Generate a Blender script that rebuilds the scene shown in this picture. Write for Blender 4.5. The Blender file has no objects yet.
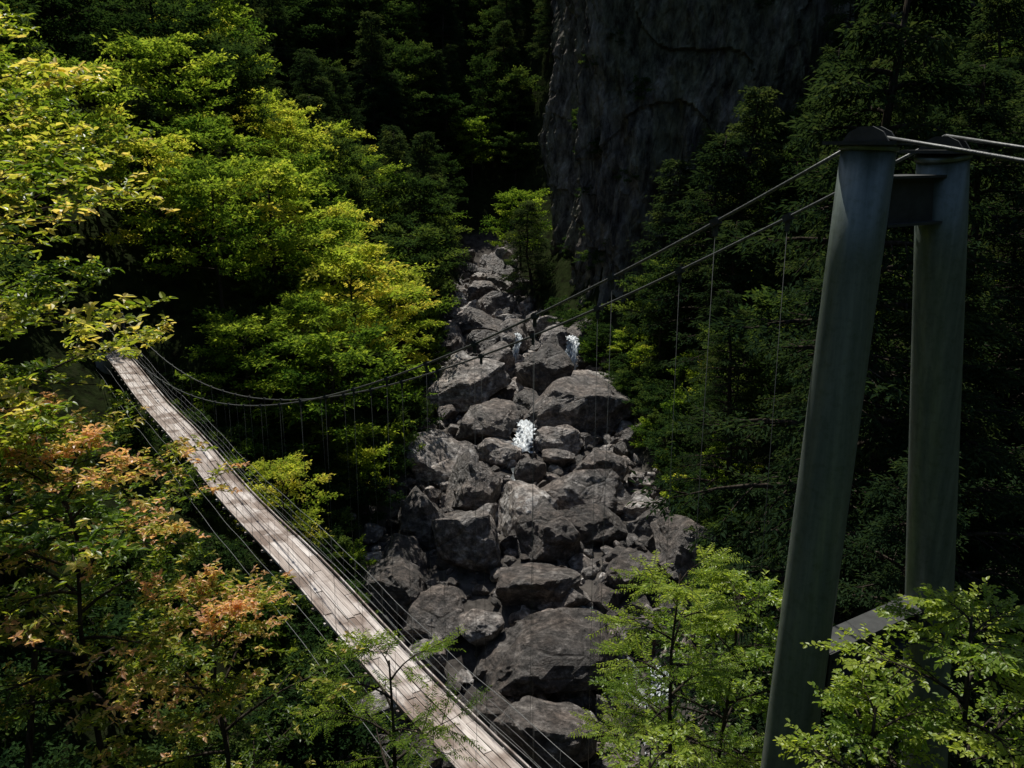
import bpy, math, random
import numpy as np
from mathutils import Vector, Matrix
random.seed(7)
rng = np.random.default_rng(11)
scene = bpy.context.scene
COL = scene.collection

# ------------------------------------------------------------------ noise
def _h(i, j, k, s):
    n = (i*73856093) ^ (j*19349663) ^ (k*83492791) ^ (s*2654435)
    n = n & 0xffffffff
    n = ((n ^ (n >> 13))*1274126177) & 0xffffffff
    n = n ^ (n >> 16)
    return n/4294967295.0
def vnoise(x, y, z, s=0):
    x = np.asarray(x, float); y = np.asarray(y, float); z = np.asarray(z, float)
    xi = np.floor(x).astype(np.int64); yi = np.floor(y).astype(np.int64); zi = np.floor(z).astype(np.int64)
    fx = x-xi; fy = y-yi; fz = z-zi
    fx = fx*fx*(3-2*fx); fy = fy*fy*(3-2*fy); fz = fz*fz*(3-2*fz)
    r = 0
    for a in (0, 1):
        for b in (0, 1):
            for c in (0, 1):
                w = (fx if a else 1-fx)*(fy if b else 1-fy)*(fz if c else 1-fz)
                r = r+w*_h(xi+a, yi+b, zi+c, s)
    return r*2-1
def fbm(x, y, z, s=0, o=4):
    r = 0; a = 1.0
    for i in range(o):
        r = r+a*vnoise(x, y, z, s+i); x = x*2.03; y = y*2.03; z = z*2.03; a *= .5
    return r
def ss(t):
    t = np.clip(t, 0, 1); return t*t*(3-2*t)

# ------------------------------------------------------------------ materials
def newmat(name):
    m = bpy.data.materials.new(name); m.use_nodes = True
    nt = m.node_tree; nt.nodes.clear()
    out = nt.nodes.new('ShaderNodeOutputMaterial')
    return m, nt, out
def N(nt, t, **kw):
    n = nt.nodes.new(t)
    for k, v in kw.items():
        if k in n.inputs.keys(): n.inputs[k].default_value = v
        else: setattr(n, k, v)
    return n
def ramp(nt, stops):
    r = nt.nodes.new('ShaderNodeValToRGB')
    e = r.color_ramp.elements
    while len(e) < len(stops): e.new(0.5)
    for i, (p, c) in enumerate(stops):
        e[i].position = p; e[i].color = (*c, 1)
    return r
def leaf_mat(name, stops, transl=0.5, tscale=1.5, gloss=False):
    m, nt, out = newmat(name)
    at = N(nt, 'ShaderNodeAttribute', attribute_name='tint')
    oi = N(nt, 'ShaderNodeObjectInfo')
    ad = N(nt, 'ShaderNodeMath', operation='MULTIPLY_ADD'); ad.inputs[1].default_value = .5
    nt.links.new(oi.outputs['Random'], ad.inputs[0])
    sb = N(nt, 'ShaderNodeMath', operation='SUBTRACT'); sb.inputs[1].default_value = .25
    nt.links.new(at.outputs['Fac'], sb.inputs[0]); nt.links.new(sb.outputs[0], ad.inputs[2])
    r = ramp(nt, stops); nt.links.new(ad.outputs[0] if not gloss else at.outputs['Fac'], r.inputs[0])
    if gloss:
        p = N(nt, 'ShaderNodeBsdfPrincipled'); p.inputs['Roughness'].default_value = .4
        p.inputs['Specular IOR Level'].default_value = .45
    else:
        p = N(nt, 'ShaderNodeBsdfDiffuse')
    nt.links.new(r.outputs[0], p.inputs[0])
    mul = N(nt, 'ShaderNodeMix', data_type='RGBA', blend_type='MULTIPLY'); mul.inputs[0].default_value = 1
    nt.links.new(r.outputs[0], mul.inputs[6]); mul.inputs[7].default_value = (tscale*1.05, tscale*1.0, tscale*.55, 1)
    t = N(nt, 'ShaderNodeBsdfTranslucent'); nt.links.new(mul.outputs[2], t.inputs[0])
    mx = N(nt, 'ShaderNodeMixShader'); mx.inputs[0].default_value = transl
    nt.links.new(p.outputs[0], mx.inputs[1]); nt.links.new(t.outputs[0], mx.inputs[2])
    nt.links.new(mx.outputs[0], out.inputs[0]); return m
M_BRIGHT = leaf_mat('leaf_fresh_green', [(0, (.035, .08, .014)), (.34, (.14, .22, .03)), (.66, (.32, .39, .055)), (1, (.52, .46, .1))], .5, 1.7)
M_DARK = leaf_mat('leaf_dark_shade', [(0, (.014, .034, .013)), (.6, (.042, .08, .024)), (1, (.12, .17, .038))], .4, 1.4)  # dark foliage green; shade of the right slope is put into this colour
M_CON = leaf_mat('needle_green', [(0, (.014, .030, .016)), (.6, (.034, .060, .026)), (1, (.085, .115, .04))], .35, 1.4)  # needles kept dark, with right-slope shade worked into the colour
M_NEAR = leaf_mat('leaf_near', [(0, (.035, .085, .012)), (.36, (.11, .19, .02)), (.62, (.29, .36, .04)), (.82, (.62, .57, .14)), (1, (.68, .56, .22))], .5, 1.5, True)  # pale yellow end stops paint overexposed sunlit leaf tips
M_NEW = leaf_mat('leaf_new_shoots', [(0, (.04, .085, .012)), (.38, (.12, .19, .02)), (.62, (.28, .33, .04)), (.82, (.62, .48, .19)), (1, (.66, .4, .25))], .5, 1.5, True)
M_PIN = leaf_mat('leaf_pinnate', [(0, (.05, .10, .014)), (.5, (.15, .24, .03)), (1, (.34, .41, .06))], .5, 1.8, True)

def bark_mat():
    m, nt, out = newmat('bark')
    tc = N(nt, 'ShaderNodeTexCoord'); mp = N(nt, 'ShaderNodeMapping'); mp.inputs['Scale'].default_value = (9, 9, 2)
    nt.links.new(tc.outputs['Object'], mp.inputs[0])
    n = N(nt, 'ShaderNodeTexNoise', Scale=2.0, Detail=4.0); nt.links.new(mp.outputs[0], n.inputs['Vector'])
    r = ramp(nt, [(.3, (.018, .014, .011)), (.6, (.06, .05, .04)), (.8, (.11, .1, .085))]); nt.links.new(n.outputs[0], r.inputs[0])
    p = N(nt, 'ShaderNodeBsdfDiffuse'); nt.links.new(r.outputs[0], p.inputs[0])
    nt.links.new(p.outputs[0], out.inputs[0]); return m
M_BARK = bark_mat()

def rock_mat(name, dark=False):
    m, nt, out = newmat(name)
    geo = N(nt, 'ShaderNodeNewGeometry')
    oi = N(nt, 'ShaderNodeObjectInfo')
    mp = N(nt, 'ShaderNodeMapping'); nt.links.new(geo.outputs['Position'], mp.inputs[0])
    mp.inputs['Scale'].default_value = (1, 1, .4) if dark else (1, 1, 1.3)
    n1 = N(nt, 'ShaderNodeTexNoise', Scale=.12 if dark else .35, Detail=4.0, Roughness=.65); nt.links.new(mp.outputs[0], n1.inputs['Vector'])
    n2 = N(nt, 'ShaderNodeTexNoise', Scale=.6 if dark else 1.5, Detail=8.0, Roughness=.76); nt.links.new(mp.outputs[0], n2.inputs['Vector'])
    v = N(nt, 'ShaderNodeTexVoronoi', feature='DISTANCE_TO_EDGE', Scale=.4); nt.links.new(mp.outputs[0], v.inputs['Vector'])
    if dark:
        r = ramp(nt, [(.36, (.03, .028, .025)), (.47, (.13, .115, .10)), (.58, (.26, .235, .2)), (.7, (.44, .41, .36))])
    else:
        r = ramp(nt, [(.36, (.022, .02, .019)), (.46, (.105, .097, .091)), (.54, (.21, .197, .187)), (.64, (.5, .485, .465))])
    nt.links.new(n2.outputs[0], r.inputs[0])
    red = N(nt, 'ShaderNodeMix', data_type='RGBA', blend_type='MULTIPLY'); nt.links.new(r.outputs[0], red.inputs[6])
    rr = ramp(nt, [(.42, (1, 1, 1)), (.58, (.5, .58, .4) if dark else (.88, .76, .68))]); nt.links.new(n1.outputs[0], rr.inputs[0])
    nt.links.new(rr.outputs[0], red.inputs[7]); red.inputs[0].default_value = .8
    isl = N(nt, 'ShaderNodeMath', operation='ADD'); nt.links.new(geo.outputs['Random Per Island'], isl.inputs[0]); nt.links.new(oi.outputs['Random'], isl.inputs[1])
    fr = N(nt, 'ShaderNodeMath', operation='FRACT'); nt.links.new(isl.outputs[0], fr.inputs[0])
    r3 = ramp(nt, [(0, (.35, .33, .31)), (.5, (.72, .68, .65)), (.8, (1.4, 1.38, 1.36)), (1, (2.4, 2.38, 2.34))]); nt.links.new(fr.outputs[0], r3.inputs[0])
    m3 = N(nt, 'ShaderNodeMix', data_type='RGBA', blend_type='MULTIPLY'); m3.inputs[0].default_value = 0 if dark else 1
    nt.links.new(red.outputs[2], m3.inputs[6]); nt.links.new(r3.outputs[0], m3.inputs[7])
    mc_ = N(nt, 'ShaderNodeMix', data_type='RGBA', blend_type='DARKEN'); mc_.inputs[0].default_value = 1; mc_.inputs[7].default_value = (.62, .6, .58, 1)
    nt.links.new(m3.outputs[2], mc_.inputs[6])
    p = N(nt, 'ShaderNodeBsdfPrincipled', Roughness=.95 if dark else .48); nt.links.new(mc_.outputs[2], p.inputs['Base Color'])
    if dark: p.inputs['Specular IOR Level'].default_value = .1
    cr = N(nt, 'ShaderNodeMath', operation='MINIMUM'); nt.links.new(v.outputs['Distance'], cr.inputs[0]); cr.inputs[1].default_value = .06
    sm = N(nt, 'ShaderNodeMath', operation='MULTIPLY_ADD'); nt.links.new(cr.outputs[0], sm.inputs[0]); sm.inputs[1].default_value = 3.0
    nt.links.new(n2.outputs[0], sm.inputs[2])
    b = N(nt, 'ShaderNodeBump', Strength=.9, Distance=1.0 if dark else .5); nt.links.new(sm.outputs[0], b.inputs['Height']); nt.links.new(b.outputs[0], p.inputs['Normal'])
    nt.links.new(p.outputs[0], out.inputs[0]); return m
M_ROCK = rock_mat('river_rock'); M_CLIFF = rock_mat('cliff_rock', True)

def simple(name, c1, c2, scale=3, rough=.6, metal=0, bump=.1, stretch=(1, 1, 1), dist=.02):
    m, nt, out = newmat(name)
    tc = N(nt, 'ShaderNodeTexCoord'); mp = N(nt, 'ShaderNodeMapping'); mp.inputs['Scale'].default_value = stretch
    nt.links.new(tc.outputs['Object'], mp.inputs[0])
    n = N(nt, 'ShaderNodeTexNoise', Scale=float(scale), Detail=8.0, Roughness=.65); nt.links.new(mp.outputs[0], n.inputs['Vector'])
    r = ramp(nt, [(.35, c1), (.68, c2)]); nt.links.new(n.outputs[0], r.inputs[0])
    p = N(nt, 'ShaderNodeBsdfPrincipled', Roughness=rough, Metallic=metal); nt.links.new(r.outputs[0], p.inputs['Base Color'])
    b = N(nt, 'ShaderNodeBump', Strength=bump, Distance=dist); nt.links.new(n.outputs[0], b.inputs['Height']); nt.links.new(b.outputs[0], p.inputs['Normal'])
    nt.links.new(p.outputs[0], out.inputs[0]); return m
def steel_mat():
    m, nt, out = newmat('weathered_galvanised_steel')
    tc = N(nt, 'ShaderNodeTexCoord'); mp = N(nt, 'ShaderNodeMapping'); mp.inputs['Scale'].default_value = (5, 5, .25)
    nt.links.new(tc.outputs['Object'], mp.inputs[0])
    n = N(nt, 'ShaderNodeTexNoise', Scale=2.2, Detail=6.0, Roughness=.6); nt.links.new(mp.outputs[0], n.inputs['Vector'])
    n2 = N(nt, 'ShaderNodeTexNoise', Scale=9.0, Detail=6.0, Roughness=.7); nt.links.new(tc.outputs['Object'], n2.inputs['Vector'])
    r = ramp(nt, [(.3, (.105, .135, .122)), (.5, (.145, .178, .162)), (.7, (.2, .235, .215))]); nt.links.new(n.outputs[0], r.inputs[0])
    r2 = ramp(nt, [(.36, (.66, .68, .58)), (.5, (1, 1, 1)), (.72, (1.12, 1.12, 1.1))]); nt.links.new(n2.outputs[0], r2.inputs[0])
    mx = N(nt, 'ShaderNodeMix', data_type='RGBA', blend_type='MULTIPLY'); mx.inputs[0].default_value = .6
    nt.links.new(r.outputs[0], mx.inputs[6]); nt.links.new(r2.outputs[0], mx.inputs[7])
    p = N(nt, 'ShaderNodeBsdfPrincipled', Roughness=.42, Metallic=.4); nt.links.new(mx.outputs[2], p.inputs['Base Color'])
    b = N(nt, 'ShaderNodeBump', Strength=.08, Distance=.01); nt.links.new(n2.outputs[0], b.inputs['Height']); nt.links.new(b.outputs[0], p.inputs['Normal'])
    nt.links.new(p.outputs[0], out.inputs[0]); return m
M_STEEL = steel_mat()
M_DSTEEL = simple('dark_steel', (.02, .022, .02), (.05, .053, .05), 4, .75, .1)
M_CABLE = simple('wire_rope', (.06, .065, .06), (.14, .145, .14), 20, .5, .4, .4)
M_WIRE = simple('thin_wire', (.14, .145, .14), (.23, .235, .23), 20, .6, .2, .1)
M_HANG = simple('hanger_wire', (.05, .055, .05), (.1, .105, .1), 20, .6, .2, .1)
M_CONC = simple('footing_concrete', (.2, .19, .18), (.33, .32, .3), 3, .9, 0, .4)

def wood_mat():
    m, nt, out = newmat('weathered_planks')
    geo = N(nt, 'ShaderNodeNewGeometry'); tc = N(nt, 'ShaderNodeTexCoord')
    mp = N(nt, 'ShaderNodeMapping'); mp.inputs['Scale'].default_value = (14, .7, 6)
    nt.links.new(tc.outputs['Object'], mp.inputs[0])
    n = N(nt, 'ShaderNodeTexNoise', Scale=1.6, Detail=7.0); nt.links.new(mp.outputs[0], n.inputs['Vector'])
    n2 = N(nt, 'ShaderNodeTexNoise', Scale=.9, Detail=5.0); nt.links.new(tc.outputs['Object'], n2.inputs['Vector'])
    r = ramp(nt, [(.3, (.36, .31, .28)), (.7, (.72, .67, .62))]); nt.links.new(n.outputs[0], r.inputs[0])
    r2 = ramp(nt, [(0, (.5, .44, .4)), (1, (1, 1, 1))]); nt.links.new(geo.outputs['Random Per Island'], r2.inputs[0])
    mx = N(nt, 'ShaderNodeMix', data_type='RGBA', blend_type='MULTIPLY'); mx.inputs[0].default_value = 1
    nt.links.new(r.outputs[0], mx.inputs[6]); nt.links.new(r2.outputs[0], mx.inputs[7])
    r4 = ramp(nt, [(.4, (.38, .3, .25)), (.52, (1, 1, 1))]); nt.links.new(n2.outputs[0], r4.inputs[0])
    mx2 = N(nt, 'ShaderNodeMix', data_type='RGBA', blend_type='MULTIPLY'); mx2.inputs[0].default_value = .85
    nt.links.new(mx.outputs[2], mx2.inputs[6]); nt.links.new(r4.outputs[0], mx2.inputs[7])
    p = N(nt, 'ShaderNodeBsdfPrincipled', Roughness=.8); nt.links.new(mx2.outputs[2], p.inputs['Base Color'])
    b = N(nt, 'ShaderNodeBump', Strength=.3, Distance=.01); nt.links.new(n.outputs[0], b.inputs['Height']); nt.links.new(b.outputs[0], p.inputs['Normal'])
    nt.links.new(p.outputs[0], out.inputs[0]); return m
M_WOOD = wood_mat()

def ground_mat():
    m, nt, out = newmat('forest_floor')
    geo = N(nt, 'ShaderNodeNewGeometry'); at = N(nt, 'ShaderNodeAttribute', attribute_name='bed')
    n = N(nt, 'ShaderNodeTexNoise', Scale=.8, Detail=6.0, Roughness=.7); nt.links.new(geo.outputs['Position'], n.inputs['Vector'])
    r = ramp(nt, [(.35, (.010, .010, .006)), (.55, (.018, .026, .009)), (.75, (.035, .035, .02))]); nt.links.new(n.outputs[0], r.inputs[0])
    r2 = ramp(nt, [(.35, (.03, .027, .025)), (.65, (.11, .1, .09))]); nt.links.new(n.outputs[0], r2.inputs[0])
    mx = N(nt, 'ShaderNodeMix', data_type='RGBA'); nt.links.new(at.outputs['Fac'], mx.inputs[0])
    nt.links.new(r.outputs[0], mx.inputs[6]); nt.links.new(r2.outputs[0], mx.inputs[7])
    p = N(nt, 'ShaderNodeBsdfDiffuse'); nt.links.new(mx.outputs[2], p.inputs[0])
    b = N(nt, 'ShaderNodeBump', Strength=.8, Distance=.3); nt.links.new(n.outputs[0], b.inputs['Height']); nt.links.new(b.outputs[0], p.inputs['Normal'])
    nt.links.new(p.outputs[0], out.inputs[0]); return m
M_GROUND = ground_mat()
def water_mat(name, foam):
    m, nt, out = newmat(name)
    tc = N(nt, 'ShaderNodeTexCoord'); mp = N(nt, 'ShaderNodeMapping')
    mp.inputs['Scale'].default_value = (4, 2, .6) if foam > .5 else (1, .5, 1)
    nt.links.new(tc.outputs['Object'], mp.inputs[0])
    n = N(nt, 'ShaderNodeTexNoise', Scale=1.8, Detail=8.0, Roughness=.7); nt.links.new(mp.outputs[0], n.inputs['Vector'])
    lo = .38 if foam > .5 else .55
    r = ramp(nt, [(lo, (.025, .035, .038)), (lo+.16, (.6, .65, .68))]); nt.links.new(n.outputs[0], r.inputs[0])
    p = N(nt, 'ShaderNodeBsdfPrincipled', Roughness=.3); nt.links.new(r.outputs[0], p.inputs['Base Color'])
    b = N(nt, 'ShaderNodeBump', Strength=.6, Distance=.15); nt.links.new(n.outputs[0], b.inputs['Height']); nt.links.new(b.outputs[0], p.inputs['Normal'])
    nt.links.new(p.outputs[0], out.inputs[0]); return m
M_FALL = water_mat('falling_water', 1); M_STREAM = water_mat('stream_water', .3)

# ------------------------------------------------------------------ mesh builder
class MB:
    def __init__(s):
        s.v = []; s.f = []; s.m = []; s.n = 0; s.t = []
    def add(s, verts, faces, mi=0, tint=.5):
        o = s.n; s.v.extend([tuple(map(float, p)) for p in verts]); s.n += len(verts)
        s.f.extend([tuple(i+o for i in f) for f in faces]); s.m.extend([mi]*len(faces)); s.t.extend([tint]*len(verts))
    def tube(s, pts, rad, sides=6, mi=0, cap=True):
        pts = [Vector(p) for p in pts]; n = len(pts); vs = []
        if not hasattr(rad, '__len__'): rad = [rad]*n
        for i, p in enumerate(pts):
            d = (pts[min(i+1, n-1)]-pts[max(i-1, 0)])
            if d.length < 1e-6: d = Vector((0, 0, 1))
            d.normalize()
            a = Vector((0, 0, 1)) if abs(d.z) < .95 else Vector((0, 1, 0))
            u = d.cross(a).normalized(); w = d.cross(u)
            for k in range(sides):
                an = 2*math.pi*k/sides
                vs.append(p+(u*math.cos(an)+w*math.sin(an))*rad[i])
        fs = []
        for i in range(n-1):
            for k in range(sides):
                k2 = (k+1) % sides
                fs.append((i*sides+k, i*sides+k2, (i+1)*sides+k2, (i+1)*sides+k))
        if cap:
            fs.append(tuple(range(sides))[::-1]); fs.append(tuple((n-1)*sides+k for k in range(sides)))
        s.add(vs, fs, mi)
    def box(s, c, ax, ay, az, hx, hy, hz, mi=0):
        c = Vector(c); vs = []
        for k in (-1, 1):
            for j in (-1, 1):
                for i in (-1, 1):
                    vs.append(c+ax*hx*i+ay*hy*j+az*hz*k)
        s.add(vs, [(0, 2, 3, 1), (4, 5, 7, 6), (0, 1, 5, 4), (2, 6, 7, 3), (0, 4, 6, 2), (1, 3, 7, 5)], mi)
    def leaves(s, P, D, U, L, W, T, mi, near):
        D = D/np.linalg.norm(D, axis=1)[:, None]
        S = np.cross(D, U); S /= (np.linalg.norm(S, axis=1)[:, None]+1e-9)
        Nn = np.cross(S, D); L = L[:, None]; W = W[:, None]; n = len(P); o = s.n
        if near:
            V = np.stack([P, P+D*.33*L+S*W*.5+Nn*.1*L, P+D*.7*L+S*W*.38+Nn*.05*L, P+D*L-Nn*.12*L,
                          P+D*.7*L-S*W*.38+Nn*.05*L, P+D*.33*L-S*W*.5+Nn*.1*L], 1)
            k = 6; base = np.arange(n)*6+o
            F = np.concatenate([np.stack([base, base+1, base+2, base+3], 1), np.stack([base, base+3, base+4, base+5], 1)])
        else:
            V = np.stack([P, P+D*.45*L+S*W*.5+Nn*.1*L, P+D*L-Nn*.1*L, P+D*.45*L-S*W*.5+Nn*.1*L], 1)
            k = 4; base = np.arange(n)*4+o
            F = np.stack([base, base+1, base+2, base+3], 1)
        s.v.extend(map(tuple, V.reshape(-1, 3).tolist())); s.n += n*k
        s.f.extend(map(tuple, F.tolist())); s.m.extend([mi]*len(F)); s.t.extend(np.repeat(T, k).tolist())
    def mesh(s, name, mats, smooth_mi=(0,)):
        me = bpy.data.meshes.new(name); me.from_pydata(s.v, [], s.f)
        for m in mats: me.materials.append(m)
        me.polygons.foreach_set('material_index', np.array(s.m, dtype=np.int32))
        mm = np.array(s.m); me.polygons.foreach_set('use_smooth', np.isin(mm, list(smooth_mi)))
        a = me.attributes.new('tint', 'FLOAT', 'POINT'); a.data.foreach_set('value', np.array(s.t, dtype=np.float32))
        me.update(); return me
def obj(name, me, parent=None, loc=(0, 0, 0)):
    o = bpy.data.objects.new(name, me); COL.objects.link(o); o.location = loc
    if parent: o.parent = parent
    return o
def empty(name):
    e = bpy.data.objects.new(name, None); COL.objects.link(e); return e

# ------------------------------------------------------------------ terrain
YS = [-80, 0, 30, 42, 60, 74, 100, 122, 155, 175, 196, 260, 340, 520]
BZ = [-40, -36, -34.5, -33, -29.8, -28.7, -27.5, -26.3, -24, -17, 0, 58, 120, 190]
CY = [0, 48, 60, 74, 100, 122, 155, 200]; CX = [4, 1.4, 1.2, 1.6, .8, -2.4, -4, -6]
WY = [0, 48, 60, 74, 100, 122, 155, 190]; WW = [11, 10.8, 12, 10.8, 10, 7, 5, 4]
def HT(x, y):
    x = np.asarray(x, float); y = np.asarray(y, float)
    b = np.interp(y, YS, BZ); c = np.interp(y, CY, CX); w = np.interp(y, WY, WW)
    dl = np.maximum(0, c-w-x); dr = np.maximum(0, x-c-w)
    z = b+.8*dl+1.2*np.minimum(dl, 1.5)+.95*dr+.8*np.minimum(dr, 1.5)
    z = z+fbm(x*.05, y*.05, 0*x, 3)*np.clip((dl+dr)/12, 0, 1)*4.5
    nb = np.where(y < 14, -1.7-1.2*np.maximum(y, 0), -18.5-.62*(y-14))
    nb = np.where(y < -3, -1.7+.5*(-3-y), nb)
    nb = nb+fbm(x*.2, y*.2, 0*x, 9)*.5*np.clip(np.hypot(x, y)/6, 0, 1)
    z = np.maximum(z, nb)
    m = ss((y-119)/8)*ss((x-10)/6)
    z = z+m*np.maximum(0, 42+(x-9)*.3-z)
    return z+fbm(x*.5, y*.5, 0*x, 21)*.35
def HTs(x, y): return float(HT(np.array([x]), np.array([y]))[0])
def chan(x, y):
    c = np.interp(y, CY, CX); w = np.interp(y, WY, WW); return abs(x-c)-w

nx, ny = 340, 360
tx = np.linspace(-1, 1, nx); gx = np.sign(tx)*(np.abs(tx)**1.6)*260
gy = -90+np.linspace(0, 1, ny)**1.15*560
X, Y = np.meshgrid(gx, gy); Z = HT(X, Y)
me = bpy.data.meshes.new('ground')
idx = np.arange(nx*ny).reshape(ny, nx)
F = np.stack([idx[:-1, :-1], idx[:-1, 1:], idx[1:, 1:], idx[1:, :-1]], -1).reshape(-1, 4)
me.from_pydata(np.stack([X, Y, Z], -1).reshape(-1, 3).tolist(), [], F.tolist())
a = me.attributes.new('bed', 'FLOAT', 'POINT')
ch = np.abs(X-np.interp(Y, CY, CX))-np.interp(Y, WY, WW)
a.data.foreach_set('value', (ss(1-(ch+.3)/1.5)*(Y > 36)*(Y < 175)).astype(np.float32).ravel())
me.polygons.foreach_set('use_smooth', np.ones(len(me.polygons), bool)); me.materials.append(M_GROUND)
obj('ground', me)

# ------------------------------------------------------------------ cliff
path = np.array([(6, 182), (6.4, 165), (6.8, 145), (7.2, 127), (8.0, 120.5), (12, 117), (22, 112), (34, 108), (50, 104), (72, 101), (100, 103)])
seg = np.r_[0, np.cumsum(np.linalg.norm(np.diff(path, axis=0), axis=1))]
nu, nv = 560, 260
su = np.linspace(0, seg[-1], nu)
px = np.interp(su, seg, path[:, 0]); py = np.interp(su, seg, path[:, 1])
tx_ = np.gradient(px); ty_ = np.gradient(py); l = np.hypot(tx_, ty_); ox = ty_/l; oy = -tx_/l
for _ in range(6):
    ox = np.convolve(np.pad(ox, 2, 'edge'), np.ones(5)/5, 'valid'); oy = np.convolve(np.pad(oy, 2, 'edge'), np.ones(5)/5, 'valid')
zz = np.linspace(-36, 46, nv)  # cliff carried up out of view, height shaped to shade the right bank
A, Bz = np.meshgrid(su, zz)
wa = A+vnoise(A*.1, Bz*.08, 0*A, 77)*3
col = np.abs(vnoise(wa*.2, Bz*.03, 0*A, 5))*3.4+fbm(wa*.4, Bz*.07, 0*A, 8, 4)*1.5
led = (Bz*.09+vnoise(A*.08, Bz*.05, 0*A, 55)*1.6); led = (led-np.floor(led))
disp = -3.0+col-led*.8+fbm(A*1.2, Bz*.5, 0*A, 31, 4)*.45-(Bz+30)*.012
Xc = px[None]+ox[None]*disp; Yc = py[None]+oy[None]*disp; Zc = Bz
cap = []
for k, dd in enumerate((6, 10, 18)):
    cap.append(np.stack([px-ox*dd, py-oy*dd, np.full(nu, 46+.5*k)+fbm(su*.3, su*0, su*0+k, 2)], -1))
V = np.concatenate([np.stack([Xc, Yc, Zc], -1), np.array(cap)], 0)
nr = V.shape[0]; idx = np.arange(nr*nu).reshape(nr, nu)
F = np.stack([idx[:-1, :-1], idx[:-1, 1:], idx[1:, 1:], idx[1:, :-1]], -1).reshape(-1, 4)
me = bpy.data.meshes.new('cliff'); me.from_pydata(V.reshape(-1, 3).tolist(), [], F.tolist()); me.materials.append(M_CLIFF)
obj('cliff', me)
def cliff_pt(u, z):
    i = int(np.clip(u/seg[-1]*(nu-1), 0, nu-1)); j = int((z+36)/82*(nv-1))
    return Xc[j, i], Yc[j, i]

# ------------------------------------------------------------------ boulders
import bmesh
def rock_verts(seed, sub, rough=.10):
    bm = bmesh.new(); bmesh.ops.create_icosphere(bm, subdivisions=sub, radius=1)
    v = np.array([p.co[:] for p in bm.verts]); f = [tuple(q.index for q in p.verts) for p in bm.faces]; bm.free()
    r = np.random.default_rng(seed)
    for k in range(13):
        n = r.normal(size=3); n /= np.linalg.norm(n); d = r.uniform(.42, .82)
        sdist = v@n; v = v-np.maximum(sdist-d, 0)[:, None]*n*.93
    v = v*1.2
    dn = v/np.linalg.norm(v, axis=1)[:, None]
    v = v+dn*(fbm(v[:, 0]*1.8+seed, v[:, 1]*1.8, v[:, 2]*1.8, seed, 5)*rough)[:, None]
    st = np.round(vnoise(v[:, 0]*1.5, v[:, 1]*1.5, v[:, 2]*3, seed+5)*3)/3
    return v+dn*st[:, None]*.05, f
rocks = []
for i in range(12):
    v, f = rock_verts(40+i, 5); m_ = bpy.data.meshes.new('boulder_mesh'); m_.from_pydata(v.tolist(), [], f)
    m_.materials.append(M_ROCK); rocks.append(m_)
placed = []
def boulder(x, y, r, sx=1, sy=1, sz=.8, up=.3, rot=None):
    o = obj('boulder', random.choice(rocks)); o.location = (x, y, HTs(x, y)+up*r)
    o.scale = (r*1.25*sx, r*1.25*sy, r*1.25*sz)
    o.rotation_euler = (random.uniform(-.5, .5), random.uniform(-.5, .5), rot if rot is not None else random.uniform(0, 6.28))
    placed.append((x, y, r*.9))
for b in [(1.4, 49, 2.8, 1.35, .9, .75, .3, .2), (5.6, 50.5, 2.1), (-3, 69, 2.3, 1, 1, 1, .6), (-3.6, 61.5, 2.4, 1, 1, 1, .5), (2.6, 62, 2.4, 1, 1, 1, .45),
          (3.8, 99, 3.4, 1, 1, 1, .5), (-5.6, 93, 4.2, 1.3, .9, .65, .5, .3), (7.2, 87, 3.7, 1.25, 1, .7, .5, .5), (9.4, 112, 2.4), (-7.2, 63.5, 2.2, .9, .9, 1.1, .6),
          (1.4, 56, 2.2, 1.3, .9, .6), (6.3, 64, 2.4, 1.2, 1, .7), (-2.6, 106, 2.8), (3.3, 90, 2.2), (-3, 84, 2.8), (-7.2, 76, 2.8), (7.5, 73, 2.4), (8.2, 57.5, 2.1), (6.2, 115.5, 2.3), (5.5, 121, 2.2),
          (0, 117, 2.8), (-4.5, 124, 3.2), (-2, 134, 3.0), (-5.5, 142, 2.6), (-3, 150, 2.4), (-4, 113, 2.6), (4.6, 109.5, 2.2), (-8.2, 55, 2.2), (-5, 52, 1.8), (9.2, 96, 2.8), (-.5, 127, 2.2), (4.5, 81, 2.2), (-1.5, 79, 1.8)]:
    boulder(*b)
def throw(n, r0, r1, gap, ymin=40, ymax=165):
    out = []; tries = 0
    while len(out) < n and tries < n*14:
        tries += 1
        y = random.uniform(ymin, ymax); c = float(np.interp(y, CY, CX)); w = float(np.interp(y, WY, WW))
        x = c+random.uniform(-1.05, 1.05)*w; r = r0+(r1-r0)*random.random()**1.8
        if all((x-a)**2+(y-b)**2 > (gap*(r+q))**2 for a, b, q in placed):
            placed.append((x, y, r*.9)); out.append((x, y, r))
    return out
for (x, y, r) in throw(55, 1.1, 2.6, .8):
    placed.pop(); boulder(x, y, r, random.uniform(.9, 1.5), random.uniform(.75, 1.1), random.uniform(.5, 1.1), .4)
med = [rock_verts(80+i, 3) for i in range(8)]; sml = [rock_verts(90+i, 2) for i in range(6)]
mb = MB()
def addrock(lib, x, y, r):
    v, f = random.choice(lib); R = np.array(Matrix.Rotation(random.uniform(0, 6.28), 3, Vector((random.random(), random.random(), 1)).normalized()))
    S = np.array([random.uniform(.9, 1.5), random.uniform(.75, 1.1), random.uniform(.5, 1)])*r*1.2
    q = (v*S)@R.T+np.array([x, y, HTs(x, y)+.3*r]); mb.add(q, f)
for (x, y, r) in throw(500, .4, 1.3, .7): addrock(med, x, y, r)
for i in range(2600):
    y = 38+random.random()*120; c = float(np.interp(y, CY, CX)); w = float(np.interp(y, WY, WW)); x = c+random.uniform(-1.14, 1.14)*w
    addrock(sml, x, y, .15+.45*random.random()**2)
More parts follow.
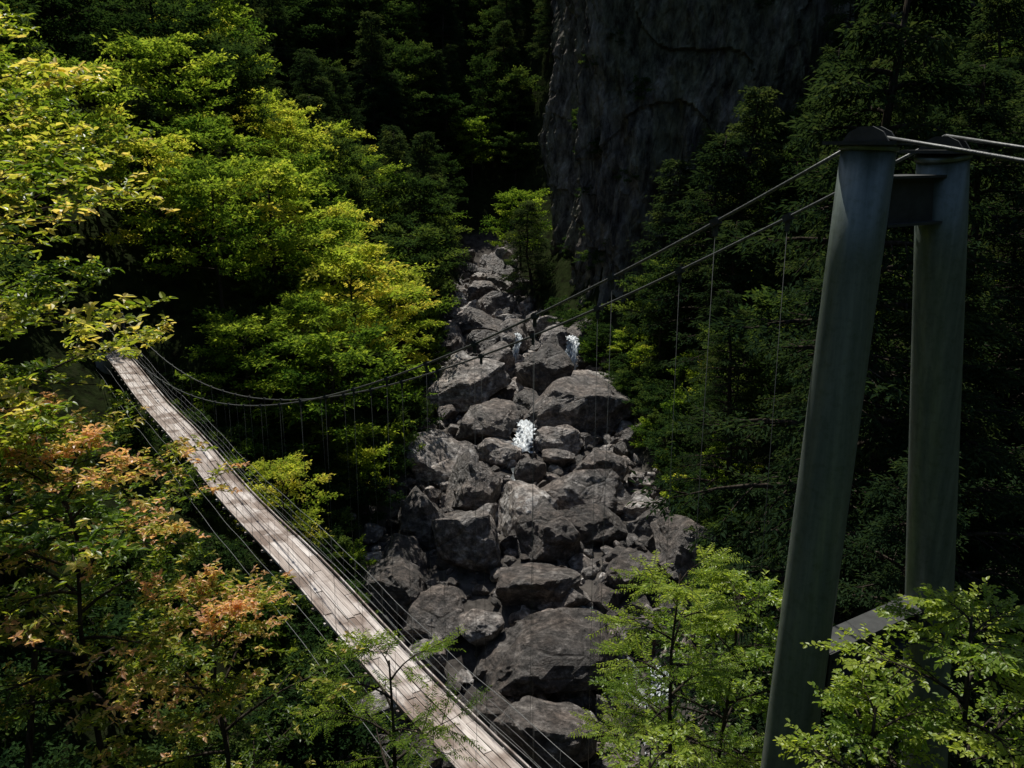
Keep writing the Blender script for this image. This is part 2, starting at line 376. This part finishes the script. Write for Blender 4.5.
me = mb.mesh('river_rocks', [M_ROCK], ()); obj('river_rocks', me)

# ------------------------------------------------------------------ water
def ribbon(name, pts, widths, mat, parent=None, ruf=.06):
    mb = MB(); n = len(pts); vs = []; K = 11
    for i, p in enumerate(pts):
        p = Vector(p); d = Vector(pts[min(i+1, n-1)])-Vector(pts[max(i-1, 0)]); d.z = 0
        if d.length < 1e-4: d = Vector((0, -1, 0))
        d.normalize(); sd = Vector((-d.y, d.x, 0))
        for k in range(K):
            t = k/(K-1)*2-1; q = p+sd*(widths[i]*.5*t*(1+.25*math.sin(i*2.3+k)))
            q.z += -.12*t*t+ruf*math.sin(i*1.7+k*2.1); q.y += ruf*math.sin(k*2.7); vs.append(q)
    fs = [(i*K+k, i*K+k+1, (i+1)*K+k+1, (i+1)*K+k) for i in range(n-1) for k in range(K-1)]
    mb.add(vs, fs); me = mb.mesh(name, [mat]); return obj(name, me, parent)
sp = []
for y in np.arange(160, 38, -1.5):
    c = float(np.interp(y, CY, CX)); x = c+float(np.interp(y, [38, 46, 55, 70, 81, 95, 107, 120, 160], [6, 7, 3, -1, -.4, 3, 6, 1, 0]))
    sp.append((x, y, HTs(x, y)+.34))
ribbon('stream', sp, [1.9]*len(sp), M_STREAM)
def fall(x, y, h, w, drop_y):
    z0 = HTs(x, y); pts = []
    for i in range(22):
        t = i/21; pts.append((x+.3*math.sin(t*5), y-drop_y*(t**.8), z0+h*(1-t**1.7)+.5))
    ribbon('waterfall', pts, [w*(1+.5*i/21) for i in range(22)], M_FALL, None, .12)
fall(7.2, 107.0, 4.0, 1.3, 3.0); fall(1.1, 83, 1.7, 1.4, 4.5); fall(0.6, 112, 3.0, .7, 2.5); fall(8.6, 47.5, 1.4, .9, 3); fall(5.2, 93.5, 2.4, .8, 3)

# ------------------------------------------------------------------ suspension bridge
ax = Vector((-.54, .84, 0)).normalized(); sd = Vector((ax.y, -ax.x, 0)); UP = Vector((0, 0, 1))
TC = Vector((4.655, 10.8, 0)); DZ = -14.7
def BP(s, off, z): return TC+ax*s+sd*off+UP*z
bridge = empty('suspension_bridge')
def cab(s): return .12-.5*s+.005*s*s
SEND = 62
mb = MB(); Xl = Vector((1, 0, 0)); Yl = Vector((0, 1, 0))
def dz(s): return .10*math.sin(s*.35)-.5*math.sin(math.pi*max(0, min(1, s/SEND)))
W = .245
for k in range(5):
    s = -3+random.uniform(-1.5, 0)
    while s < SEND:
        Ln = random.choice((2.4, 3.6)); s1 = s+Ln; z0 = dz(s+Ln/2)+random.uniform(-.012, .012)
        d = Vector((random.uniform(-.004, .004)*Ln, Ln, dz(s1)-dz(s))).normalized(); n = Xl.cross(d).normalized(); xx = d.cross(n)
        mb.box(((k-2)*(W+.022)+random.uniform(-.008, .008), s+Ln/2, z0), xx, d, n, W/2, Ln/2-.015, .022)
        s = s1
deck = obj('deck_planks', mb.mesh('deck_planks', [M_WOOD], ()), bridge)
mb = MB(); s = -2.2
while s < SEND:
    mb.box((0, s, dz(s)-.085), Xl, Yl, UP, .85, .045, .045); s += 1.1
for o in (-.74, .74):
    s = -3
    while s < SEND:
        d = Vector((0, 2.2, dz(s+2.2)-dz(s))).normalized()
        mb.box((o, s+1.1, dz(s+1.1)+.05), Xl, d, Xl.cross(d), .03, 1.09, .05); s += 2.2
beams = obj('deck_beams', mb.mesh('deck_beams', [M_WOOD], ()), bridge)
M4 = Matrix((( sd.x, ax.x, 0, TC.x), (sd.y, ax.y, 0, TC.y), (0, 0, 1, DZ), (0, 0, 0, 1)))
deck.matrix_world = M4; beams.matrix_world = M4
mb = MB(); mh = MB(); mc = MB(); mw = MB()
for sgn in (-1, 1):
    o = .73*sgn
    pts = [BP(s, o, cab(s)) for s in np.linspace(0, SEND, 70)]
    mb.tube(pts, .023, 8)
    back = [BP(-s, o, cab(0)-.14*s-.004*s*s) for s in np.linspace(0, 26, 27)]
    mb.tube(back, .023, 8)
    s = 2.3
    while s < SEND-1:
        p = BP(s, o, cab(s)); d = (BP(s+.1, o, cab(s+.1))-BP(s-.1, o, cab(s-.1))).normalized()
        mc.box(p, sd, d, sd.cross(d), .045, .07, .05)
        mc.box(p-UP*.12, sd, ax, UP, .018, .035, .08)
        mh.tube([p-UP*.1, BP(s, .8*sgn, DZ+dz(s)-.05)], .0042, 4)
        s += 2.2
obj('main_cables', mb.mesh('main_cables', [M_CABLE]), bridge)
obj('cable_clamps', mc.mesh('cable_clamps', [M_DSTEEL], ()), bridge)
for sgn in (-1, 1):
    for h, o, r in ((.3, .8, .006), (.6, .8, .006), (.9, .81, .006), (1.25, .83, .010), (-.35, 1.0, .01), (-.7, 1.5, .01)):
        pts = [BP(s, o*sgn, DZ+dz(s)+h+.03*math.sin(s*2*math.pi/4.4)) for s in np.linspace(-3, SEND, 90)]
        mw.tube(pts, r, 4)
    s = 1.2
    while s < SEND:
        mw.tube([BP(s, .8*sgn, DZ+dz(s)-.05), BP(s, .83*sgn, DZ+dz(s)+1.25)], .004, 4); s += 1.1
obj('hangers', mh.mesh('hangers', [M_HANG]), bridge)
obj('side_wires', mw.mesh('side_wires', [M_WIRE]), bridge)
mb = MB()
def leg(top, bot):
    top = Vector(top); bot = Vector(bot); n = 12
    pts = [top.lerp(bot, i/n) for i in range(n+1)]; rad = [.30+.065*i/n for i in range(n+1)]
    mb.tube(pts, rad, 48, 0, True)
    for t in (.0, .62):
        p = top.lerp(bot, t); d = (bot-top).normalized()
        mb.tube([p-d*.035, p-d*.03, p+d*.03, p+d*.035], [.1, .325, .325, .1] if t == 0 else [.30+.065*t, .307+.065*t, .307+.065*t, .30+.065*t], 48, 0)
lt, lb = (4.04, 10.4, -.02), (3.34, 9.94, -15.9); rt, rb = (5.27, 11.2, -.12), (7.37, 12.55, -15.9)
leg(lt, lb); leg(rt, rb)
obj('tower_legs', mb.mesh('tower_legs', [M_STEEL]), bridge)
mb = MB()
def at(a_, b_, z):
    a_ = Vector(a_); b_ = Vector(b_); t = (z-a_.z)/(b_.z-a_.z); return a_.lerp(b_, t)
def brace(z, hh, hw, plate):
    p = at(lt, lb, z); q = at(rt, rb, z); d2 = (q-p).normalized(); c = (p+q)/2; L = (q-p).length/2-.25
    n = d2.cross(UP).normalized(); u = n.cross(d2)
    if u.z < 0: u = -u
    mb.box(c, d2, n, u, L, hw*.35, hh)
    mb.box(c+u*(hh+.015), d2, n, u, L, hw, .015); mb.box(c-u*(hh+.015), d2, n, u, L, hw, .015)
    if plate:
        for e in (p+d2*.46, q-d2*.46):
            for sg in (-1, 1):
                mb.box(e+n*sg*(hw+.012), d2, n, u, .16, .01, hh*1.1)
                for i in (-.09, 0, .09):
                    for j in (-.12, 0, .12): mb.tube([e+d2*i+u*j+n*sg*(hw+.02), e+d2*i+u*j+n*sg*(hw+.045)], .016, 6)
brace(-.62, .26, .2, False); brace(-6.6, .22, .2, True); brace(-13.2, .22, .22, True)
for top in (lt, rt):
    T = Vector(top)
    mb.box(T+UP*.055, sd, ax, UP, .36, .36, .02)
    for o in (-.07, .07):
        prof = [(-.3, 0), (-.22, .1), (-.08, .16), (.08, .16), (.22, .1), (.3, 0)]
        vs = [T+sd*(o+e)+ax*a_+UP*(.077+b_) for e in (-.012, .012) for a_, b_ in prof]
        n = len(prof); fs = [tuple(range(n)), tuple(range(2*n-1, n-1, -1))]+[(i, i+n, (i+1) % n+n, (i+1) % n) for i in range(n)]
        mb.add(vs, fs)
obj('tower_bracing', mb.mesh('tower_bracing', [M_DSTEEL], ()), bridge)
mb = MB()
for b_ in (lb, rb):
    mb.box(Vector(b_)-UP*1.0, sd, ax, UP, .8, .8, 1.1)
for o in (-.9, .9):
    mb.box(BP(SEND+.3, o, DZ-1.4), sd, ax, UP, .5, .6, 1.5)
obj('concrete_footings', mb.mesh('concrete_footings', [M_CONC], ()), bridge)
mb = MB()
for o in (-.75, .75):
    mb.tube([BP(SEND, o, DZ-.2), BP(SEND, o, cab(SEND)+.05)], .1, 16)
mb.tube([BP(SEND, -.9, cab(SEND)-.25), BP(SEND, .9, cab(SEND)-.25)], .07, 12)
obj('anchor_posts', mb.mesh('anchor_posts', [M_DSTEEL]), bridge)

# ------------------------------------------------------------------ trees
def unit(az, el): return np.array([math.cos(az)*math.cos(el), math.sin(az)*math.cos(el), math.sin(el)])
def gen_tree(name, seed, H, R, cb, nl, nsub, ntw, nleaf, L, Wd, kind, mat, near=False, ang=.8, jit=.35, twl=None, tb=.45, lean=.04, r0=None, tipnew=0.0, rosette=False):
    r = np.random.default_rng(seed); mb = MB()
    r0 = r0 or H*.016; nt_ = 9
    wob = np.cumsum(r.normal(size=(nt_, 2))*H*lean*.25, axis=0); wob -= wob[0]
    tp = np.array([[wob[i, 0], wob[i, 1], H*.97*i/(nt_-1)] for i in range(nt_)])
    mb.tube(tp, [r0*(1-.85*i/(nt_-1)) for i in range(nt_)], 9)
    def trunk(f): return np.array([np.interp(f*(nt_-1), range(nt_), tp[:, k]) for k in range(3)])
    LP = []; LD = []; LU = []; LL = []; LT = []
    twl = twl or R*.14; az0 = r.uniform(0, 6.28)
    for i in range(nl):
        ff = (i+r.uniform(0, 1))/nl; f = cb+(1-cb)*ff; b = trunk(f); az = az0+i*2.4+r.normal()*.3
        if kind == 'con':
            ln = (R*(1-ff)**.75+.06*R)*r.uniform(.65, 1.15); el = .12+.3*ff; drp = -.5
        else:
            ln = R*math.sqrt(max(.06, 1-ff**2.2))*r.uniform(.6, 1.2)*(.65+.35*min(1, ff*3)); el = .2+.95*ff; drp = -.55*ff-.25
        np_ = 6; pts = [b]
        for k in range(1, np_):
            e = el+drp*k/(np_-1); az += r.normal()*.09
            pts.append(pts[-1]+unit(az, e)*ln/(np_-1))
        pts = np.array(pts); rb_ = r0*(.42-.25*ff)
        mb.tube(pts, [rb_*(1-.85*k/(np_-1)) for k in range(np_)], 5, 0, False)
        clt = r.normal()*.12
        for j in range(nsub+1):
            t = .22+.78*(j+r.uniform(0, 1))/nsub if j < nsub else 1.0
            t = min(t, 1.0); q = np.array([np.interp(t*(np_-1), range(np_), pts[:, k]) for k in range(3)])
            side = 1 if j % 2 else -1
            saz = az+(side*r.uniform(.5, 1.1) if j < nsub else 0); sl = ln*(.52-.3*t)*r.uniform(.7, 1.2)+twl*.4
            sel = r.normal()*.2+(.1 if kind != 'con' else -.22)
            e2 = q+unit(saz, sel)*sl
            if sl > .1: mb.tube([q, (q+e2)/2+np.array([0, 0, .03*sl]), e2], [rb_*.35*(1-.6*t)+.002]*2+[.002+rb_*.08], 4 if near else 3, 0, False)
            ct = clt+r.normal()*.1
            for k in range(ntw):
                t2 = (k+r.uniform(.3, 1))/ntw; p0 = q+(e2-q)*t2
                taz = saz+(1 if k % 2 else -1)*r.uniform(.3, .95)*(0 if k == ntw-1 else 1); tel = sel+r.normal()*(.45 if rosette else .16)+(.25 if rosette else 0)
                dv = unit(taz, tel); tl = twl*r.uniform(.7, 1.3)
                if near: mb.tube([p0, p0+dv*tl], [.0035, .0015], 3, 0, False)
                uu = (np.arange(nleaf)+.6)/nleaf
                if rosette: uu = 1-(1-uu)**1.8
                P = p0+dv*tl*uu[:, None]
                if rosette:
                    aa = taz+np.arange(nleaf)*2.4+r.normal(size=nleaf)*.3; ee = r.normal(size=nleaf)*.35+.1
                else:
                    sg = np.where(np.arange(nleaf) % 2 == 0, 1., -1.)*ang; sg[-1] = 0
                    aa = taz+sg+r.normal(size=nleaf)*jit*.5; ee = tel+r.normal(size=nleaf)*jit*.8-(.15 if near else 0)
                D = np.stack([np.cos(aa)*np.cos(ee), np.sin(aa)*np.cos(ee), np.sin(ee)], 1)
                U = np.stack([r.normal(size=nleaf)*jit, r.normal(size=nleaf)*jit, np.ones(nleaf)], 1)
                if not near: P = P+r.normal(size=(nleaf, 3))*twl*.16
                LP.append(P); LD.append(D); LU.append(U); LL.append(L*r.uniform(.6, 1.25, nleaf)*(1-.25*uu*(ang > 1)))
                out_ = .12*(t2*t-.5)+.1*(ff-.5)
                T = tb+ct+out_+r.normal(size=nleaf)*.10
                if tipnew > 0 and r.random() < tipnew*(.4+ff): T = T+.4*uu  # paler tips: new shoots, plus sunlit highlights painted on the oaks
                LT.append(np.clip(T, .0, 1.))
    P = np.concatenate(LP); D = np.concatenate(LD); U = np.concatenate(LU); LLn = np.concatenate(LL); T = np.concatenate(LT)
    mb.leaves(P, D, U, LLn, LLn*Wd, T, 1, near)
    return mb.mesh(name, [M_BARK, mat])

B1 = [gen_tree('maple_mesh', 100+i, 12, 5.4, .3, 22, 5, 5, 9, .42, .55, 'dome', M_BRIGHT, twl=.85, jit=.5) for i in range(3)]
D1 = [gen_tree('broadleaf_mesh', 120+i, 12, 4.9, .28, 22, 5, 5, 9, .42, .55, 'dome', M_DARK, twl=.85, jit=.5) for i in range(3)]
C1 = [gen_tree('hemlock_mesh', 140+i, 20, 4.4, .15, 46, 5, 4, 8, .44, .38, 'con', M_CON, twl=.8) for i in range(3)]
C2 = [gen_tree('hemlock_fine_mesh', 160+i, 20, 4.4, .12, 64, 7, 5, 10, .21, .36, 'con', M_CON, twl=.45, jit=.3) for i in range(2)]
S1 = [gen_tree('shrub_mesh', 180+i, 2.6, 2.0, .1, 12, 4, 4, 9, .26, .5, 'dome', M_DARK, twl=.4, jit=.5) for i in range(2)]
S2 = [gen_tree('shrub_bright_mesh', 190, 2.6, 2.0, .1, 12, 4, 4, 9, .26, .5, 'dome', M_BRIGHT, twl=.4, jit=.5, tb=.3)]

def put(me, name, x, y, sc, parent=None, zoff=-.3, z=None):
    o = obj(name, me, parent); o.location = (x, y, (HTs(x, y) if z is None else z)+zoff)
    o.scale = (sc*random.uniform(.9, 1.1), sc*random.uniform(.9, 1.1), sc*random.uniform(.9, 1.12))
    o.rotation_euler = (random.uniform(-.06, .06), random.uniform(-.06, .06), random.uniform(0, 6.28)); return o
def deckdist(x, y):
    d = Vector((x, y, 0))-TC; return d.dot(ax), abs(d.dot(sd))
heroes = [(-22, 82, 1.15), (-14.5, 79, 1.05), (-29, 84, 1.15), (-35, 92, 1.1), (-12, 88, .9), (-19, 92, 1.1), (-27, 98, 1.1), (-28, 112, 1.15),
                (-21, 107, 1.0), (-30, 124, 1.1), (-17, 71, .8), (-24, 73, .95), (-12.5, 99, .9), (-30, 75, .95)]
for x, y, s in heroes: put(random.choice(B1), 'maple_tree', x, y, s)
put(C1[0], 'hemlock_tree', 3.2, 138, .85, z=-24); put(B1[1], 'maple_tree', 1.5, 150, 1.0, z=-20); put(B1[2], 'maple_tree', -13, 150, 1.0)
forest = empty('distant_forest'); under = empty('undergrowth')
cnt = 0
for gx_ in np.arange(-150, 26, 7.6):
    for gy_ in np.arange(40, 262, 7.6):
        x = gx_+random.uniform(-2.8, 2.8); y = gy_+random.uniform(-2.8, 2.8)
        if abs(x) > .62*y+8: continue
        c = np.interp(y, CY, CX)
        if y < 178 and (x > c or chan(x, y) < 3): continue
        if y >= 178 and x > 2+.1*(y-178)*3: continue
        if any((x-a)**2+(y-b)**2 < 20 for a, b, _ in heroes): continue
        s, dd = deckdist(x, y)
        if s < SEND+6 and dd < 5.5: continue
        z = HTs(x, y)
        if z > .2*y+8: continue
        sc = random.uniform(.8, 1.3)
        if y < 60 and x > -24: sc = min(sc, .6)
        q = random.random(); far = y > 140
        hi = z > 4
        if q < (.5 if far else .2): me = random.choice(C1); sc *= .85
        elif q < (.93 if far else (.76 if hi else .5)): me = random.choice(D1)
        else: me = random.choice(B1)
        put(me, 'forest_tree', x, y, sc, forest, z=z); cnt += 1
for gx_ in np.arange(6, 110, 7.0):
    for gy_ in np.arange(26, 118, 7.0):
        x = gx_+random.uniform(-2.7, 2.7); y = gy_+random.uniform(-2.7, 2.7)
        if x > .62*y+8 or chan(x, y) < 3: continue
        if y < 60 and x < .2*y+5.5: continue
        if y > 108-.1*x and x > 3: continue
        z = HTs(x, y)
        if z > .2*y+8: continue
        q = random.random()
        if q < .55: me = random.choice(C2 if y < 60 else C1); sc = random.uniform(.65, 1.1)
        elif q < .92 or y < 50: me = random.choice(D1 if y > 50 else C2); sc = random.uniform(.7, 1.1)
        else: me = random.choice(B1); sc = random.uniform(.6, .95)
        put(me, 'forest_tree', x, y, sc, forest, z=z); cnt += 1
for i in range(360):
    y = random.uniform(38, 120); sx = random.choice((-1, 1)); c = np.interp(y, CY, CX); w_ = np.interp(y, WY, WW)
    x = c+sx*(w_+.8+random.random()**2*14)
    if abs(x) > .62*y+4: continue
    if y > 112-.1*x and x > 3: continue
    me = random.choice(S1) if random.random() < .75 else S2[0]
    put(me, 'shrub', x, y, random.uniform(.5, 1.2), under)
for x, y in [(8.5, 116), (9.5, 114.5), (7.5, 119), (11, 112), (6.5, 123)]: put(S1[0], 'shrub', x, y, 1.1, under)
for i in range(46):
    u = random.uniform(50, 110); z = random.uniform(-26, 20); cx_, cy_ = cliff_pt(u, z)
    put(random.choice(S1), 'shrub', cx_, cy_+.4, random.uniform(.4, .95), under, z=z-.4)
for i in range(60):
    x = random.uniform(-24, -6); y = random.uniform(14, 40)
    s, dd = deckdist(x, y)
    if dd > 3: put(random.choice(S1), 'shrub', x, y, random.uniform(.9, 1.6), under)
for x, y, s in [(11.5, 29, 1.6), (17, 35, 1.65), (13.5, 39, 1.1), (27, 45, 1.4), (21, 52, 1.3), (15.5, 60, .9), (25, 62, 1.2), (10.5, 21, .8), (22, 42, 1.5), (14.5, 27, 1.1)]:
    put(random.choice(C2), 'hemlock_tree', x, y, s)
for x, y, s in [(-15, 22, .5), (-19, 27, .6), (-13, 31, .5), (-22, 35, .7)]:
    put(random.choice(D1), 'broadleaf_tree', x, y, s)
def near_tree(name, seed, x, y, top, R, crown, mat, **kw):
    base = HTs(x, y)-.3; H = top-base; cb = max(.05, 1-crown/H)
    me = gen_tree(name, seed, H, R, cb, mat=mat, near=True, kind='dome', r0=.09, lean=.03, **kw)
    o = obj(name, me); o.location = (x, y, base); return o
near_tree('oak_tree', 301, -6.3, 9.6, 4.6, 2.6, 9.0, M_NEAR, nl=36, nsub=7, ntw=6, nleaf=11, L=.12, Wd=.45, twl=.22, tb=.52, tipnew=.42, rosette=True, jit=.4)
near_tree('oak_tree', 302, -8.6, 13.5, 2.4, 3.0, 9.5, M_NEAR, nl=32, nsub=7, ntw=6, nleaf=11, L=.13, Wd=.45, twl=.25, tb=.4, tipnew=.15, rosette=True, jit=.4)
near_tree('photinia_tree', 303, -5.7, 11.2, -3.4, 2.3, 4.6, M_NEW, nl=26, nsub=7, ntw=6, nleaf=11, L=.1, Wd=.42, twl=.2, tb=.5, tipnew=.45, rosette=True, jit=.4)
near_tree('photinia_tree', 304, -4.1, 10.6, -5.6, 1.9, 4.0, M_NEW, nl=22, nsub=6, ntw=6, nleaf=11, L=.09, Wd=.42, twl=.2, tb=.48, tipnew=.3, rosette=True, jit=.4)
near_tree('ash_sapling', 305, -1.9, 11.6, -7.0, 1.5, 3.2, M_PIN, nl=12, nsub=4, ntw=5, nleaf=18, L=.075, Wd=.34, twl=.34, ang=1.25, jit=.15, tb=.45)
near_tree('ash_sapling', 306, 2.5, 12.9, -6.3, 1.4, 3.6, M_PIN, nl=14, nsub=5, ntw=5, nleaf=20, L=.085, Wd=.36, twl=.40, ang=1.25, jit=.15, tb=.7)
near_tree('maple_sapling', 307, 4.2, 14.6, -7.6, 2.0, 4.5, M_PIN, nl=18, nsub=6, ntw=6, nleaf=12, L=.10, Wd=.55, twl=.3, tb=.6, jit=.4)
near_tree('beech_sapling', 308, 4.9, 7.9, -4.4, 1.3, 2.8, M_PIN, nl=16, nsub=6, ntw=6, nleaf=12, L=.065, Wd=.62, twl=.26, tb=.7, jit=.4)
near_tree('beech_sapling', 309, 3.9, 7.9, -5.3, .8, 1.6, M_PIN, nl=9, nsub=5, ntw=5, nleaf=11, L=.065, Wd=.62, twl=.22, tb=.6, jit=.4)
near_tree('beech_sapling', 310, 1.5, 8.8, -6.7, .8, 1.5, M_PIN, nl=8, nsub=4, ntw=5, nleaf=11, L=.065, Wd=.62, twl=.22, tb=.6, jit=.4)

# ------------------------------------------------------------------ light
S = Vector((-.27, .96, 0)).normalized(); EL = math.radians(59)
sdir = Vector((S.x*math.cos(EL), S.y*math.cos(EL), math.sin(EL)))
ld = bpy.data.lights.new('sun', 'SUN'); ld.energy = 5; ld.angle = math.radians(.5); ld.color = (1, .96, .88)
lo = bpy.data.objects.new('sun', ld); COL.objects.link(lo); lo.rotation_euler = sdir.to_track_quat('Z', 'Y').to_euler()
w = bpy.data.worlds.new('World'); scene.world = w; w.use_nodes = True; nt = w.node_tree; nt.nodes.clear()
sky = nt.nodes.new('ShaderNodeTexSky'); sky.sky_type = 'NISHITA'; sky.sun_disc = False; sky.sun_elevation = EL; sky.sun_rotation = math.atan2(S.x, S.y) % (2*math.pi)
bg = nt.nodes.new('ShaderNodeBackground'); bg.inputs[1].default_value = .09
ow = nt.nodes.new('ShaderNodeOutputWorld'); nt.links.new(sky.outputs[0], bg.inputs[0]); nt.links.new(bg.outputs[0], ow.inputs[0])
# ------------------------------------------------------------------ camera
cd = bpy.data.cameras.new('camera'); cd.lens = 31.2; cd.sensor_width = 36; cd.clip_end = 2000; cd.clip_start = .1
co = bpy.data.objects.new('camera', cd); COL.objects.link(co); co.rotation_euler = (math.radians(75), 0, 0); scene.camera = co
scene.view_settings.view_transform = 'Standard'; scene.view_settings.look = 'None'; scene.view_settings.exposure = 0
print('TREES', cnt)
